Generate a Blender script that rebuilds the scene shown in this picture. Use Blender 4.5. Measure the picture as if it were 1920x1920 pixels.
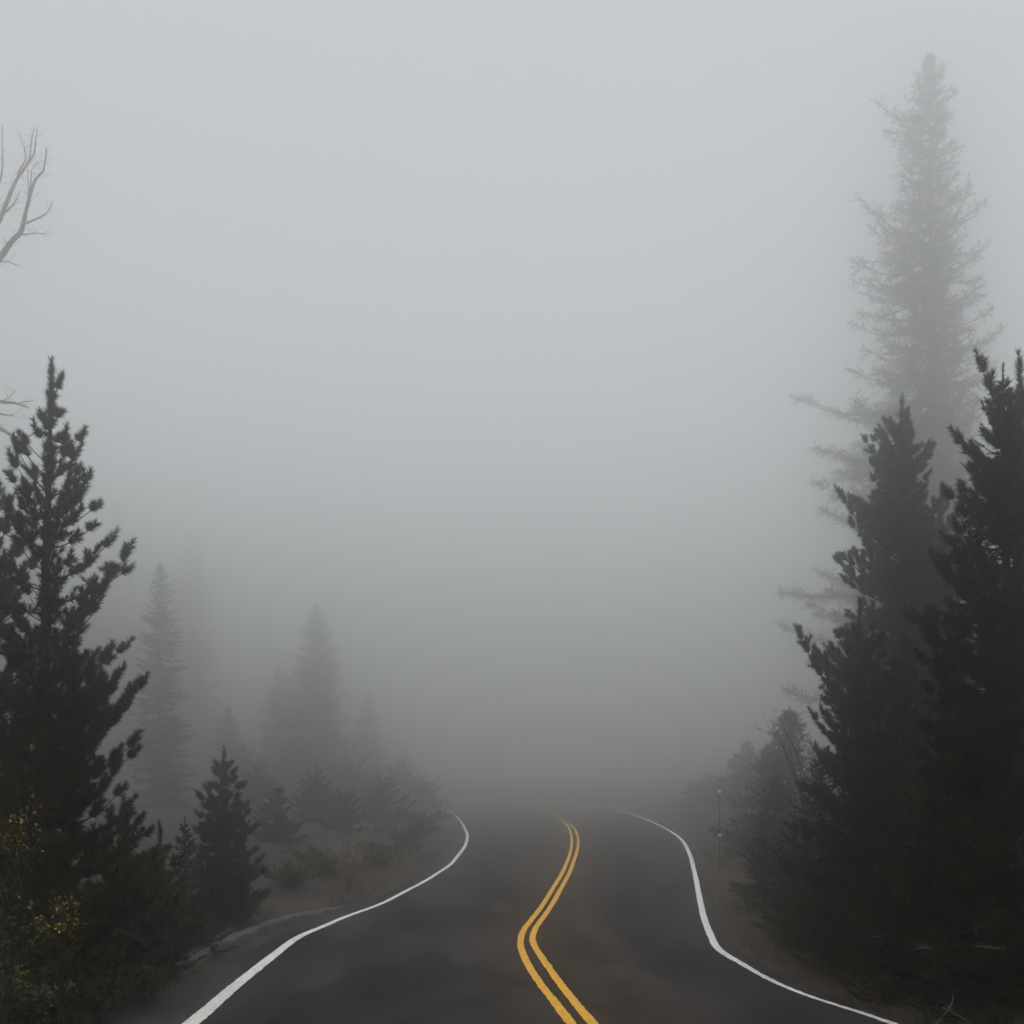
import bpy, math
import numpy as np
from math import radians

# ------------------------------------------------------------------ camera, sky, sun, exposure
scene = bpy.context.scene
for o in list(bpy.data.objects):
    bpy.data.objects.remove(o)
COL = scene.collection

F = 2000.0            # focal length in pixels of a 1920 px wide picture
YH = 1449.0           # eye level in the picture
HC = 1.90             # eye height above the road under the camera
cam_d = bpy.data.cameras.new("camera")
cam = bpy.data.objects.new("camera", cam_d)
COL.objects.link(cam)
cam_d.sensor_width = 36.0
cam_d.lens = 36.0 * F / 1920.0
cam_d.shift_y = (YH - 960.0) / 1920.0
cam_d.clip_start = 0.1
cam_d.clip_end = 2000.0
cam.location = (0, 0, HC)
cam.rotation_euler = (radians(90), 0, 0)
scene.camera = cam

SUN_EL, SUN_AZ = radians(74), radians(165)          # azimuth from straight ahead towards the right
world = bpy.data.worlds.new("World")
scene.world = world
world.use_nodes = True
wn, wl = world.node_tree.nodes, world.node_tree.links
wn.clear()
w_out = wn.new("ShaderNodeOutputWorld")
w_bg = wn.new("ShaderNodeBackground")
w_sky = wn.new("ShaderNodeTexSky")
w_sky.sky_type = 'NISHITA'
w_sky.sun_disc = False
w_sky.sun_elevation = SUN_EL
w_sky.sun_rotation = SUN_AZ
w_bw = wn.new("ShaderNodeHueSaturation")           # overcast: almost no colour
w_bw.inputs["Saturation"].default_value = 0.08
w_tc = wn.new("ShaderNodeTexCoord")
w_sep = wn.new("ShaderNodeSeparateXYZ")
w_map = wn.new("ShaderNodeMapRange")               # CIE overcast sky: three times brighter overhead
w_map.inputs["From Min"].default_value = 0.0
w_map.inputs["From Max"].default_value = 1.0
w_map.inputs["To Min"].default_value = 2.0
w_map.inputs["To Max"].default_value = 3.4
w_mul = wn.new("ShaderNodeVectorMath")
w_mul.operation = 'SCALE'
wl.new(w_sky.outputs[0], w_bw.inputs["Color"])
wl.new(w_tc.outputs["Generated"], w_sep.inputs[0])
wl.new(w_sep.outputs["Z"], w_map.inputs["Value"])
wl.new(w_bw.outputs[0], w_mul.inputs[0])
wl.new(w_map.outputs[0], w_mul.inputs["Scale"])
wl.new(w_mul.outputs[0], w_bg.inputs["Color"])
w_bg.inputs["Strength"].default_value = 0.085
wl.new(w_bg.outputs[0], w_out.inputs["Surface"])

sun_d = bpy.data.lights.new("sun", 'SUN')
sun_d.energy = 1.5
sun_d.angle = radians(40)
sun_d.color = (1.0, 0.97, 0.93)
sun = bpy.data.objects.new("sun", sun_d)
COL.objects.link(sun)
sun.rotation_euler = (radians(90) - SUN_EL, 0, math.pi - SUN_AZ)   # light travels from ahead-right, high up
sun.rotation_mode = 'XYZ'

scene.view_settings.view_transform = 'Standard'
scene.view_settings.look = 'None'
scene.view_settings.gamma = 1.0
scene.view_settings.exposure = -0.15
scene.render.engine = 'CYCLES'
cy = scene.cycles
cy.max_bounces = 12
cy.volume_bounces = 8
cy.diffuse_bounces = 3
cy.glossy_bounces = 2
cy.use_denoising = True
cy.use_adaptive_sampling = False

HAZE_DENSITY = 0.022

# ------------------------------------------------------------------ helpers
def sstep(a, b, x):
    t = np.clip((np.asarray(x, float) - a) / (b - a), 0, 1)
    return t * t * (3 - 2 * t)

def pchip(xs, ys):
    xs, ys = np.asarray(xs, float), np.asarray(ys, float)
    h = np.diff(xs); d = np.diff(ys) / h
    m = np.zeros_like(xs)
    m[0], m[-1] = d[0], d[-1]
    for i in range(1, len(xs) - 1):
        if d[i-1] * d[i] > 0:
            w1, w2 = 2*h[i] + h[i-1], h[i] + 2*h[i-1]
            m[i] = (w1 + w2) / (w1/d[i-1] + w2/d[i])
    def f(x):
        x = np.asarray(x, float)
        i = np.clip(np.searchsorted(xs, x) - 1, 0, len(xs) - 2)
        t = (x - xs[i]) / h[i]
        t2, t3 = t*t, t*t*t
        r = (2*t3 - 3*t2 + 1)*ys[i] + (t3 - 2*t2 + t)*h[i]*m[i] + (-2*t3 + 3*t2)*ys[i+1] + (t3 - t2)*h[i]*m[i+1]
        r = np.where(x < xs[0], ys[0] + m[0]*(x - xs[0]), r)
        return np.where(x > xs[-1], ys[-1] + m[-1]*(x - xs[-1]), r)
    return f

def smooth_fn(f, lo, hi, step, sigma):
    """f sampled and gaussian smoothed, returned as an interpolator"""
    g = np.arange(lo, hi, step)
    k = np.arange(-4*sigma, 4*sigma + step/2, step)
    wgt = np.exp(-0.5*(k/sigma)**2); wgt /= wgt.sum()
    v = sum(wi*f(g + ki) for wi, ki in zip(wgt, k))
    return lambda x: np.interp(x, g, v)

def mesh_np(name, verts, faces, material, parent=None, smooth=False, tris=True):
    """one mesh object from numpy arrays of equal sized faces"""
    me = bpy.data.meshes.new(name)
    verts = np.asarray(verts, np.float32); faces = np.asarray(faces, np.int32)
    nf, k = faces.shape
    me.vertices.add(len(verts)); me.vertices.foreach_set("co", verts.ravel())
    me.loops.add(nf*k); me.loops.foreach_set("vertex_index", faces.ravel())
    me.polygons.add(nf)
    me.polygons.foreach_set("loop_start", np.arange(0, nf*k, k, dtype=np.int32))
    me.polygons.foreach_set("loop_total", np.full(nf, k, np.int32))
    me.update(calc_edges=True)
    if smooth:
        me.polygons.foreach_set("use_smooth", np.ones(nf, bool))
    me.materials.append(material)
    o = bpy.data.objects.new(name, me)
    COL.objects.link(o)
    if parent: o.parent = parent
    return o

def tag(o, label=None, cat=None, group=None, kind=None):
    if label: o["label"] = label
    if cat: o["category"] = cat
    if group: o["group"] = group
    if kind: o["kind"] = kind
    return o

def empty(name, loc):
    o = bpy.data.objects.new(name, None)
    COL.objects.link(o)
    o.location = loc
    o.empty_display_size = 0.3
    return o

class Tubes:
    """collects tapered tubes with round cross-section"""
    def __init__(s): s.v, s.f, s.n = [], [], 0
    def add(s, pts, rad, k=6):
        pts = np.asarray(pts, float); rad = np.broadcast_to(np.asarray(rad, float), (len(pts),))
        t = np.gradient(pts, axis=0); t /= np.linalg.norm(t, axis=1, keepdims=True) + 1e-9
        ref = np.array([0.31, 0.87, 0.11]) if abs(t[0, 2]) > .7 else np.array([0, 0, 1.0])
        u = np.cross(t, ref); u /= np.linalg.norm(u, axis=1, keepdims=True) + 1e-9
        w = np.cross(t, u)
        a = np.linspace(0, 2*np.pi, k, endpoint=False)
        ring = pts[:, None] + rad[:, None, None]*(u[:, None]*np.cos(a)[None, :, None] + w[:, None]*np.sin(a)[None, :, None])
        s.v.append(ring.reshape(-1, 3))
        n = len(pts)
        i = np.arange(n - 1)[:, None]*k; j = np.arange(k)[None]
        j2 = (j + 1) % k
        q = np.stack([i + j, i + j2, i + k + j2, i + k + j], -1).reshape(-1, 4) + s.n
        s.f.append(q)
        s.n += n*k
        c = np.vstack([pts[0], pts[-1]]); s.v.append(c)      # end caps as fans of degenerate-free quads
        b0, b1 = s.n, s.n + 1
        s.n += 2
        base = b0 - n*k
        cap = [[base + x, b0, base + (x + 2) % k, base + (x + 1) % k] for x in range(0, k - 1, 2)]
        top = base + (n - 1)*k
        cap += [[top + x, top + (x + 1) % k, top + (x + 2) % k, b1] for x in range(0, k - 1, 2)]
        s.f.append(np.array(cap))
    def build(s, name, material, parent=None):
        return mesh_np(name, np.vstack(s.v), np.vstack(s.f), material, parent, smooth=True)

# ------------------------------------------------------------------ materials
def new_mat(name, rough=0.8, spec=0.3):
    m = bpy.data.materials.new(name)
    m.use_nodes = True
    b = m.node_tree.nodes["Principled BSDF"]
    b.inputs["Roughness"].default_value = rough
    b.inputs["Specular IOR Level"].default_value = spec
    return m, m.node_tree.nodes, m.node_tree.links, b

def noise_mat(name, c1, c2, scale=4.0, rough=0.85, spec=0.2, detail=6, bump=0.0, bump_scale=None, stretch=(1, 1, 1), lo=.35, hi=.65):
    m, n, l, b = new_mat(name, rough, spec)
    tc = n.new("ShaderNodeTexCoord"); mp = n.new("ShaderNodeMapping")
    mp.inputs["Scale"].default_value = stretch
    l.new(tc.outputs["Object"], mp.inputs["Vector"])
    no = n.new("ShaderNodeTexNoise")
    no.inputs["Scale"].default_value = scale; no.inputs["Detail"].default_value = detail
    l.new(mp.outputs[0], no.inputs["Vector"])
    r = n.new("ShaderNodeValToRGB")
    r.color_ramp.elements[0].position = lo; r.color_ramp.elements[1].position = hi
    r.color_ramp.elements[0].color = (*c1, 1); r.color_ramp.elements[1].color = (*c2, 1)
    l.new(no.outputs[0], r.inputs[0]); l.new(r.outputs[0], b.inputs["Base Color"])
    if bump:
        bn = n.new("ShaderNodeTexNoise"); bn.inputs["Scale"].default_value = bump_scale or scale*4
        bn.inputs["Detail"].default_value = 6
        l.new(mp.outputs[0], bn.inputs["Vector"])
        bp = n.new("ShaderNodeBump"); bp.inputs["Strength"].default_value = bump
        bp.inputs["Distance"].default_value = 0.02
        l.new(bn.outputs[0], bp.inputs["Height"]); l.new(bp.outputs[0], b.inputs["Normal"])
    return m

def leaf_mat(name, cols, rough=0.7, spec=0.12, clump=2.2):
    """needles or leaves: a different tone for every needle, drifting tone from clump to clump"""
    m, n, l, b = new_mat(name, rough, spec)
    g = n.new("ShaderNodeNewGeometry")
    tc = n.new("ShaderNodeTexCoord")
    no = n.new("ShaderNodeTexNoise"); no.inputs["Scale"].default_value = clump; no.inputs["Detail"].default_value = 3
    l.new(tc.outputs["Object"], no.inputs["Vector"])
    mx = n.new("ShaderNodeMath"); mx.operation = 'MULTIPLY_ADD'
    mx.inputs[1].default_value = 0.55
    ad = n.new("ShaderNodeMath"); ad.operation = 'MULTIPLY_ADD'; ad.inputs[1].default_value = 1.3; ad.inputs[2].default_value = -0.42
    l.new(no.outputs[0], ad.inputs[0])
    l.new(g.outputs["Random Per Island"], mx.inputs[0]); l.new(ad.outputs[0], mx.inputs[2])
    r = n.new("ShaderNodeValToRGB")
    e = r.color_ramp.elements
    while len(e) < len(cols): e.new(0.5)
    for i, c in enumerate(cols):
        e[i].position = i/(len(cols) - 1); e[i].color = (*c, 1)
    l.new(mx.outputs[0], r.inputs[0]); l.new(r.outputs[0], b.inputs["Base Color"])
    return m

M_PINE = leaf_mat("pine_needles", [(.010, .018, .009), (.026, .042, .016), (.075, .095, .036)])
M_SPRUCE = leaf_mat("spruce_needles", [(.010, .016, .009), (.026, .036, .016), (.072, .078, .036)])
M_FARSPR = leaf_mat("haze_paled_needles", [(.030, .036, .024), (.045, .052, .032), (.07, .068, .045)], clump=.6)  # haze put into the colour: paler needles soften the distant trees
M_YELLOW = leaf_mat("yellow_leaves", [(.14, .075, .012), (.30, .18, .02), (.42, .28, .045)])
M_DRY = leaf_mat("dry_leaves", [(.14, .095, .065), (.24, .17, .115), (.34, .26, .18)])
M_LITTER = leaf_mat("fallen_leaves", [(.10, .045, .018), (.26, .12, .035), (.40, .22, .07)])
M_GRASS = leaf_mat("dry_grass", [(.03, .03, .014), (.08, .065, .035), (.16, .12, .07)])
M_BROAD = leaf_mat("dark_leaves", [(.022, .034, .016), (.04, .055, .022), (.08, .09, .03)])
M_BARK = noise_mat("bark", (.022, .017, .014), (.060, .045, .036), 9, bump=.6, stretch=(1, 1, .35))
M_GREYBARK = noise_mat("dead_wood", (.11, .10, .095), (.24, .22, .21), 7, bump=.4, stretch=(1, 1, .4))
M_TWIG = noise_mat("red_twigs", (.09, .045, .03), (.17, .09, .06), 12)
M_SOIL = noise_mat("forest_floor", (.009, .007, .006), (.034, .024, .019), 1.6, bump=1.0, bump_scale=14, detail=9)
M_SHOULDER = noise_mat("shoulder_asphalt", (.009, .0085, .009), (.026, .024, .024), 1.1, rough=.8, bump=.5, bump_scale=60, detail=8)
M_KERB = noise_mat("kerb_concrete", (.04, .039, .041), (.10, .098, .10), 3, bump=.5, bump_scale=40, detail=8)
M_STAKE = noise_mat("stake_wood", (.05, .045, .04), (.10, .09, .08), 8)
M_REFL = noise_mat("reflector", (.75, .74, .70), (.85, .84, .80), 6, rough=.3, spec=.5)

def road_mat():
    m, n, l, b = new_mat("asphalt", .85, .06)
    tc = n.new("ShaderNodeTexCoord")
    def noise(scale, detail, sc=(1, 1, 1), dist=0.0):
        mp = n.new("ShaderNodeMapping"); mp.inputs["Scale"].default_value = sc
        l.new(tc.outputs["Object"], mp.inputs[0])
        x = n.new("ShaderNodeTexNoise"); x.inputs["Scale"].default_value = scale; x.inputs["Detail"].default_value = detail
        x.inputs["Distortion"].default_value = dist
        l.new(mp.outputs[0], x.inputs["Vector"]); return x.outputs[0]
    big = noise(.75, 4, (1.0, .28, 1), .5)
    fine = noise(60, 6)
    mid = noise(5, 7, (1, .5, 1))
    r = n.new("ShaderNodeValToRGB")
    r.color_ramp.elements[0].position = .32; r.color_ramp.elements[1].position = .70
    r.color_ramp.elements[0].color = (.003, .0027, .0026, 1); r.color_ramp.elements[1].color = (.030, .027, .026, 1)
    l.new(big, r.inputs[0])
    def mixmul(a, fac, lo, hi):
        mr = n.new("ShaderNodeMapRange"); mr.inputs["From Min"].default_value = .3; mr.inputs["From Max"].default_value = .7
        mr.inputs["To Min"].default_value = lo; mr.inputs["To Max"].default_value = hi
        l.new(fac, mr.inputs[0])
        v = n.new("ShaderNodeVectorMath"); v.operation = 'SCALE'
        l.new(a, v.inputs[0]); l.new(mr.outputs[0], v.inputs["Scale"]); return v.outputs[0]
    c = mixmul(r.outputs[0], fine, .15, 2.6)
    c = mixmul(c, mid, .8, 1.2)
    l.new(c, b.inputs["Base Color"])
    rr = n.new("ShaderNodeMapRange"); rr.inputs["From Min"].default_value = .3; rr.inputs["From Max"].default_value = .7
    rr.inputs["To Min"].default_value = .72; rr.inputs["To Max"].default_value = .9
    l.new(big, rr.inputs[0]); l.new(rr.outputs[0], b.inputs["Roughness"])
    bp = n.new("ShaderNodeBump"); bp.inputs["Strength"].default_value = .5; bp.inputs["Distance"].default_value = .006
    l.new(fine, bp.inputs["Height"]); l.new(bp.outputs[0], b.inputs["Normal"])
    return m
M_ROAD = road_mat()

def paint_mat(name, c, worn):
    m, n, l, b = new_mat(name, .55, .35)
    tc = n.new("ShaderNodeTexCoord")
    x = n.new("ShaderNodeTexNoise"); x.inputs["Scale"].default_value = 14; x.inputs["Detail"].default_value = 8
    x.inputs["Roughness"].default_value = .7
    l.new(tc.outputs["Object"], x.inputs["Vector"])
    r = n.new("ShaderNodeValToRGB")
    r.color_ramp.elements[0].position = .30; r.color_ramp.elements[1].position = .54
    r.color_ramp.elements[0].color = (*worn, 1); r.color_ramp.elements[1].color = (*c, 1)
    l.new(x.outputs[0], r.inputs[0]); l.new(r.outputs[0], b.inputs["Base Color"])
    return m
M_WHITE = paint_mat("white_paint", (.80, .80, .78), (.36, .35, .33))
M_YPAINT = paint_mat("yellow_paint", (.80, .41, .010), (.34, .17, .012))

# ------------------------------------------------------------------ terrain
Y2Z = pchip([-1918, -1770, -1656, -1600, -1560, -1529, -1512], [10.57, 18.0, 27.8, 38.5, 56.0, 88.0, 125.0])
def zof(y): return Y2Z(-np.asarray(y, float))
_ys = np.array([1918, 1880, 1840, 1800, 1770, 1735, 1700, 1656, 1625, 1600, 1580, 1560, 1545, 1529, 1512], float)
_zz = zof(_ys)
_hh = (_ys - YH)*_zz/F                         # drop below the eye
_pz = np.concatenate([[-200, -30, 0], _zz, [145, 165, 190, 400]])
_ph = np.concatenate([[0.0, 0.3, 0.0], HC - _hh, [-2.1, -2.2, -2.3, -2.8]])
prof_raw = pchip(_pz, _ph)
prof = smooth_fn(prof_raw, -190, 390, .25, .7)   # height of the road along the view

def line_fn(pts):
    p = np.array(pts, float)
    z = zof(p[:, 1]); x = (p[:, 0] - 960)*z/F
    o = np.argsort(z); z, x = z[o], x[o]
    f = pchip(z, x)
    z0, x0, z1 = z[0], x[0], z[-1]
    s1 = (x[-1] - x[-3])/(z[-1] - z[-3])
    def g(q):
        q = np.asarray(q, float)
        v = f(np.clip(q, z0, z1))
        v = v + np.where(q < z0, -.075*(q - z0), 0)
        e = np.clip(q - z1, 0, None)
        return v + np.where(q > z1, s1*e*.8 - .012*e*e, 0)
    return smooth_fn(g, -190, 390, .2, .45)

WL = line_fn([(360, 1918), (435, 1854), (520, 1786), (554, 1760), (612, 1735), (648, 1719), (683, 1707), (719, 1693), (754, 1675),
              (790, 1656), (814, 1641), (849, 1617), (869, 1591), (876, 1572), (871, 1552), (854, 1529), (832, 1514)])
YL = line_fn([(1072, 1920), (1038, 1878), (1008.6, 1839), (986, 1801), (975, 1770), (979, 1749), (996.6, 1725), (1017, 1698),
              (1034, 1670), (1051.6, 1641), (1065, 1612), (1072, 1584), (1070.5, 1564), (1062, 1546.6), (1043, 1533), (1010, 1520), (985, 1514)])
YR = line_fn([(1112, 1920), (1075.6, 1878), (1046, 1839), (1017, 1797.5), (998, 1765), (1000, 1748), (1015.5, 1725), (1034, 1698),
              (1050, 1670), (1064.5, 1643), (1077, 1612), (1084, 1584), (1082.5, 1567), (1074, 1550), (1055, 1535), (1020, 1521), (997, 1515)])
WR = line_fn([(1679, 1920), (1587, 1892), (1516, 1869), (1440, 1836), (1385, 1804), (1350.6, 1784), (1333.5, 1756), (1321, 1725), (1313, 1691),
              (1306, 1653), (1299, 1622), (1290.5, 1595), (1275, 1572), (1254, 1557), (1227, 1543), (1192.5, 1529), (1150, 1516)])

def edge_l(z): return WL(z) - .42
def edge_r(z): return WR(z) + .30
def kerb_x(z): return WL(z) - (0.72 + .75*sstep(19, 11, z))
def kerb_on(z): return 1 - sstep(20, 24, z)

_rng = np.random.default_rng(5)
_ph1 = _rng.uniform(0, 6.28, (9,)); _kv = _rng.normal(0, 1, (9, 2))*np.array([.25, .25, .45, .45, .8, .8, 1.5, 1.5, 2.2])[:, None]
def wob(x, z):
    s = 0
    for (a, b), p, am in zip(_kv, _ph1, [1, 1, .6, .6, .35, .35, .15, .15, .1]):
        s = s + am*np.sin(a*x + b*z + p)
    return s/3
def ground(x, z):
    x = np.asarray(x, float); z = np.asarray(z, float)
    p = prof(z)
    near_l = np.where(z < 24, kerb_x(z) - .12, edge_l(z))
    dl = near_l - x                                     # metres beyond the left border
    dr = x - edge_r(z)
    bank_l = (.10*kerb_on(z) + .05)*sstep(0, .12, dl) + .45*sstep(.6, 7, dl) + .10*wob(x, z)*sstep(.2, 2, dl) + .03*np.clip(dl - 4, 0, 60)
    bank_r = .04*sstep(0, .3, dr) + .75*sstep(.3, 4.5, dr) + .16*wob(x, z)*sstep(.3, 2, dr) + .03*np.clip(dr - 4, 0, 60)
    under = -.06*(sstep(.0, -.15, dl)*sstep(.0, -.15, dr))
    return p + np.where(dl > 0, bank_l, 0) + np.where(dr > 0, bank_r, 0) + under

def grid_mesh(name, xs_of_z, zs, zfun, material, parent=None, smooth=True):
    nz, nx = len(zs), xs_of_z.shape[1]
    zz = np.repeat(zs[:, None], nx, 1)
    v = np.stack([xs_of_z, zz, zfun(xs_of_z, zz)], -1).reshape(-1, 3)
    i = np.arange(nz - 1)[:, None]*nx; j = np.arange(nx - 1)[None]
    f = np.stack([i + j, i + j + 1, i + nx + j + 1, i + nx + j], -1).reshape(-1, 4)
    return mesh_np(name, v, f, material, parent, smooth)

zs = np.concatenate([np.arange(-180, -4, 8.0), np.arange(-4, 60, .2), np.arange(60, 110, 1.0), np.arange(110, 381, 10.0)])
off = np.concatenate([np.linspace(-.5, 9, 56), np.linspace(9.8, 30, 22), np.array([40, 60, 90, 140, 200])])
lft = np.where(zs < 24, kerb_x(zs) - .12, edge_l(zs))[:, None] - off[::-1][None]
rgt = edge_r(zs)[:, None] + off[None]
ter = grid_mesh("ground", np.hstack([lft, rgt]), zs, ground, M_SOIL)
tag(ter, kind="structure")

zr = np.concatenate([np.arange(-60, 4, 2.0), np.arange(4, 150, .2)])
t = np.linspace(0, 1, 25)
rx = edge_l(zr)[:, None]*(1 - t) + edge_r(zr)[:, None]*t
camber = lambda x, z: prof(z)
road = grid_mesh("road", rx, zr, camber, M_ROAD)
tag(road, kind="structure")
sh_z = zr[zr < 26]
sx = (kerb_x(sh_z) - .02)[:, None]*(1 - t[:9]*3) + (edge_l(sh_z) + .03)[:, None]*t[:9]*3
shoulder = grid_mesh("road_shoulder", sx, sh_z, lambda x, z: prof(z) - .018 - .012*wob(4*x, 2*z), M_SHOULDER)
tag(shoulder, kind="structure")

def marking(name, f, width, material, seed):
    r = np.random.default_rng(seed)
    z = np.concatenate([np.arange(-60, 4, 2.0), np.arange(4, 145, .06)])
    c = f(z); d = np.gradient(c, z)
    nrm = np.stack([np.ones_like(d), -d], -1)/np.sqrt(1 + d*d)[:, None]
    w = width(z) if callable(width) else np.full_like(z, width)
    def jit():
        a = r.normal(0, 1, len(z)); a = np.convolve(a, [.25, .5, .25], 'same'); return a*.007
    a, b = -w/2 + jit(), w/2 + jit()
    v = []
    for o in (a, b):
        x = c + nrm[:, 0]*o; y = z + nrm[:, 1]*o
        v.append(np.stack([x, y, prof(y) + .005], -1))
    n = len(z)
    v = np.vstack(v)
    i = np.arange(n - 1)
    fc = np.stack([i, i + n, i + n + 1, i + 1], -1)
    return mesh_np(name, v, fc, material, road)
marking("edge_line", WL, lambda z: .17 - .05*sstep(14, 24, z) + .03*sstep(28, 80, z), M_WHITE, 1)
marking("edge_line", WR, lambda z: .085 + .04*sstep(13, 18, z) + .02*sstep(30, 45, z), M_WHITE, 2)
marking("centre_line", YL, .112, M_YPAINT, 3)
marking("centre_line", YR, .112, M_YPAINT, 4)

# kerb along the left shoulder
def build_kerb():
    z = np.arange(-6, 25, .12)
    k = kerb_on(z)
    x = kerb_x(z); p = prof(z)
    r = np.random.default_rng(8)
    j = lambda a: np.convolve(r.normal(0, a, len(z)), np.ones(3)/3, 'same')
    hgt = .155*k - .03*(1 - k) + j(.012)
    sec = [(x + j(.006), p - .08), (x - .015 + j(.012), p + hgt*.55 + j(.006)), (x - .03 + j(.01), p + hgt - .02), (x - .055, p + hgt), (x - .20 + j(.01), p + hgt + .005), (x - .24, p - .08)]
    m = len(sec); n = len(z)
    v = np.stack([np.stack([a, z, b], -1) for a, b in sec], 1).reshape(-1, 3)
    i = np.arange(n - 1)[:, None]*m; q = np.arange(m - 1)[None]
    f = np.stack([i + q, i + m + q, i + m + q + 1, i + q + 1], -1).reshape(-1, 4)
    o = mesh_np("kerb", v, f, M_KERB, smooth=False)
    tag(o, kind="structure")
build_kerb()

# ------------------------------------------------------------------ conifers
def brush(P, D, L, nl, w, per_m, rng, a0=65, a1=28, flat=0.0, minn=10):
    """needles round shoots starting at P, pointing along D, L long: one thin triangle each"""
    P, D, L = np.asarray(P, float), np.asarray(D, float), np.asarray(L, float)
    D = D/(np.linalg.norm(D, axis=1, keepdims=True) + 1e-9)
    cnt = np.maximum((L*per_m).astype(int), minn)
    idx = np.repeat(np.arange(len(P)), cnt)
    n = len(idx)
    tt = rng.uniform(0, 1, n)
    d = D[idx]
    ref = np.where(np.abs(d[:, 2:3]) > .8, np.array([[1.0, 0, 0]]), np.array([[0, 0, 1.0]]))
    u = np.cross(d, ref); u /= np.linalg.norm(u, axis=1, keepdims=True) + 1e-9
    v = np.cross(u, d)
    phi = rng.uniform(0, 2*np.pi, n)
    a = np.radians(a0 + (a1 - a0)*tt**1.5 + rng.normal(0, 9, n))
    rad = u*np.cos(phi)[:, None] + v*(np.sin(phi)*(1 - flat))[:, None]
    nd = d*np.cos(a)[:, None] + rad*np.sin(a)[:, None]
    base = P[idx] + d*(L[idx]*tt)[:, None]
    ln = nl*rng.uniform(.75, 1.15, n)
    tip = base + nd*ln[:, None]
    side = np.cross(nd, rng.normal(0, 1, (n, 3))); side /= np.linalg.norm(side, axis=1, keepdims=True) + 1e-9
    side *= (w*rng.uniform(.8, 1.2, n)/2)[:, None]
    vv = np.stack([base - side, base + side, tip], 1)
    return vv.reshape(-1, 3)

def leaves(P, size, rng, up=.3):
    """small four-cornered leaves"""
    n = len(P)
    a = rng.normal(0, 1, (n, 3)); a[:, 2] -= up; a /= np.linalg.norm(a, axis=1, keepdims=True)
    b = np.cross(a, rng.normal(0, 1, (n, 3))); b /= np.linalg.norm(b, axis=1, keepdims=True)
    s = size*rng.uniform(.6, 1.2, n)[:, None]
    v = np.stack([P, P + a*s*.5 + b*s*.33, P + a*s, P + a*s*.5 - b*s*.33], 1).reshape(-1, 3)
    return v, np.arange(n*4).reshape(-1, 4)

def px_to(x, y, Z):
    return np.array([(x - 960)*Z/F, Z, HC - (y - YH)*Z/F])

class Prof:
    """crown half-width to the left and right of the trunk, by height"""
    def __init__(s, rows, top, Z, base):
        r = np.array(sorted(rows, key=lambda q: -q[0]), float)
        s.h = HC - (r[:, 0] - YH)*Z/F - base
        s.l = r[:, 1]*Z/F; s.r = r[:, 2]*Z/F
    def __call__(s, h, phi):
        c = math.cos(phi)
        l, r = np.interp(h, s.h, s.l), np.interp(h, s.h, s.r)
        k = .5 + .5*math.copysign(abs(c)**.6, c)
        return l*(1 - k) + r*k

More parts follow.
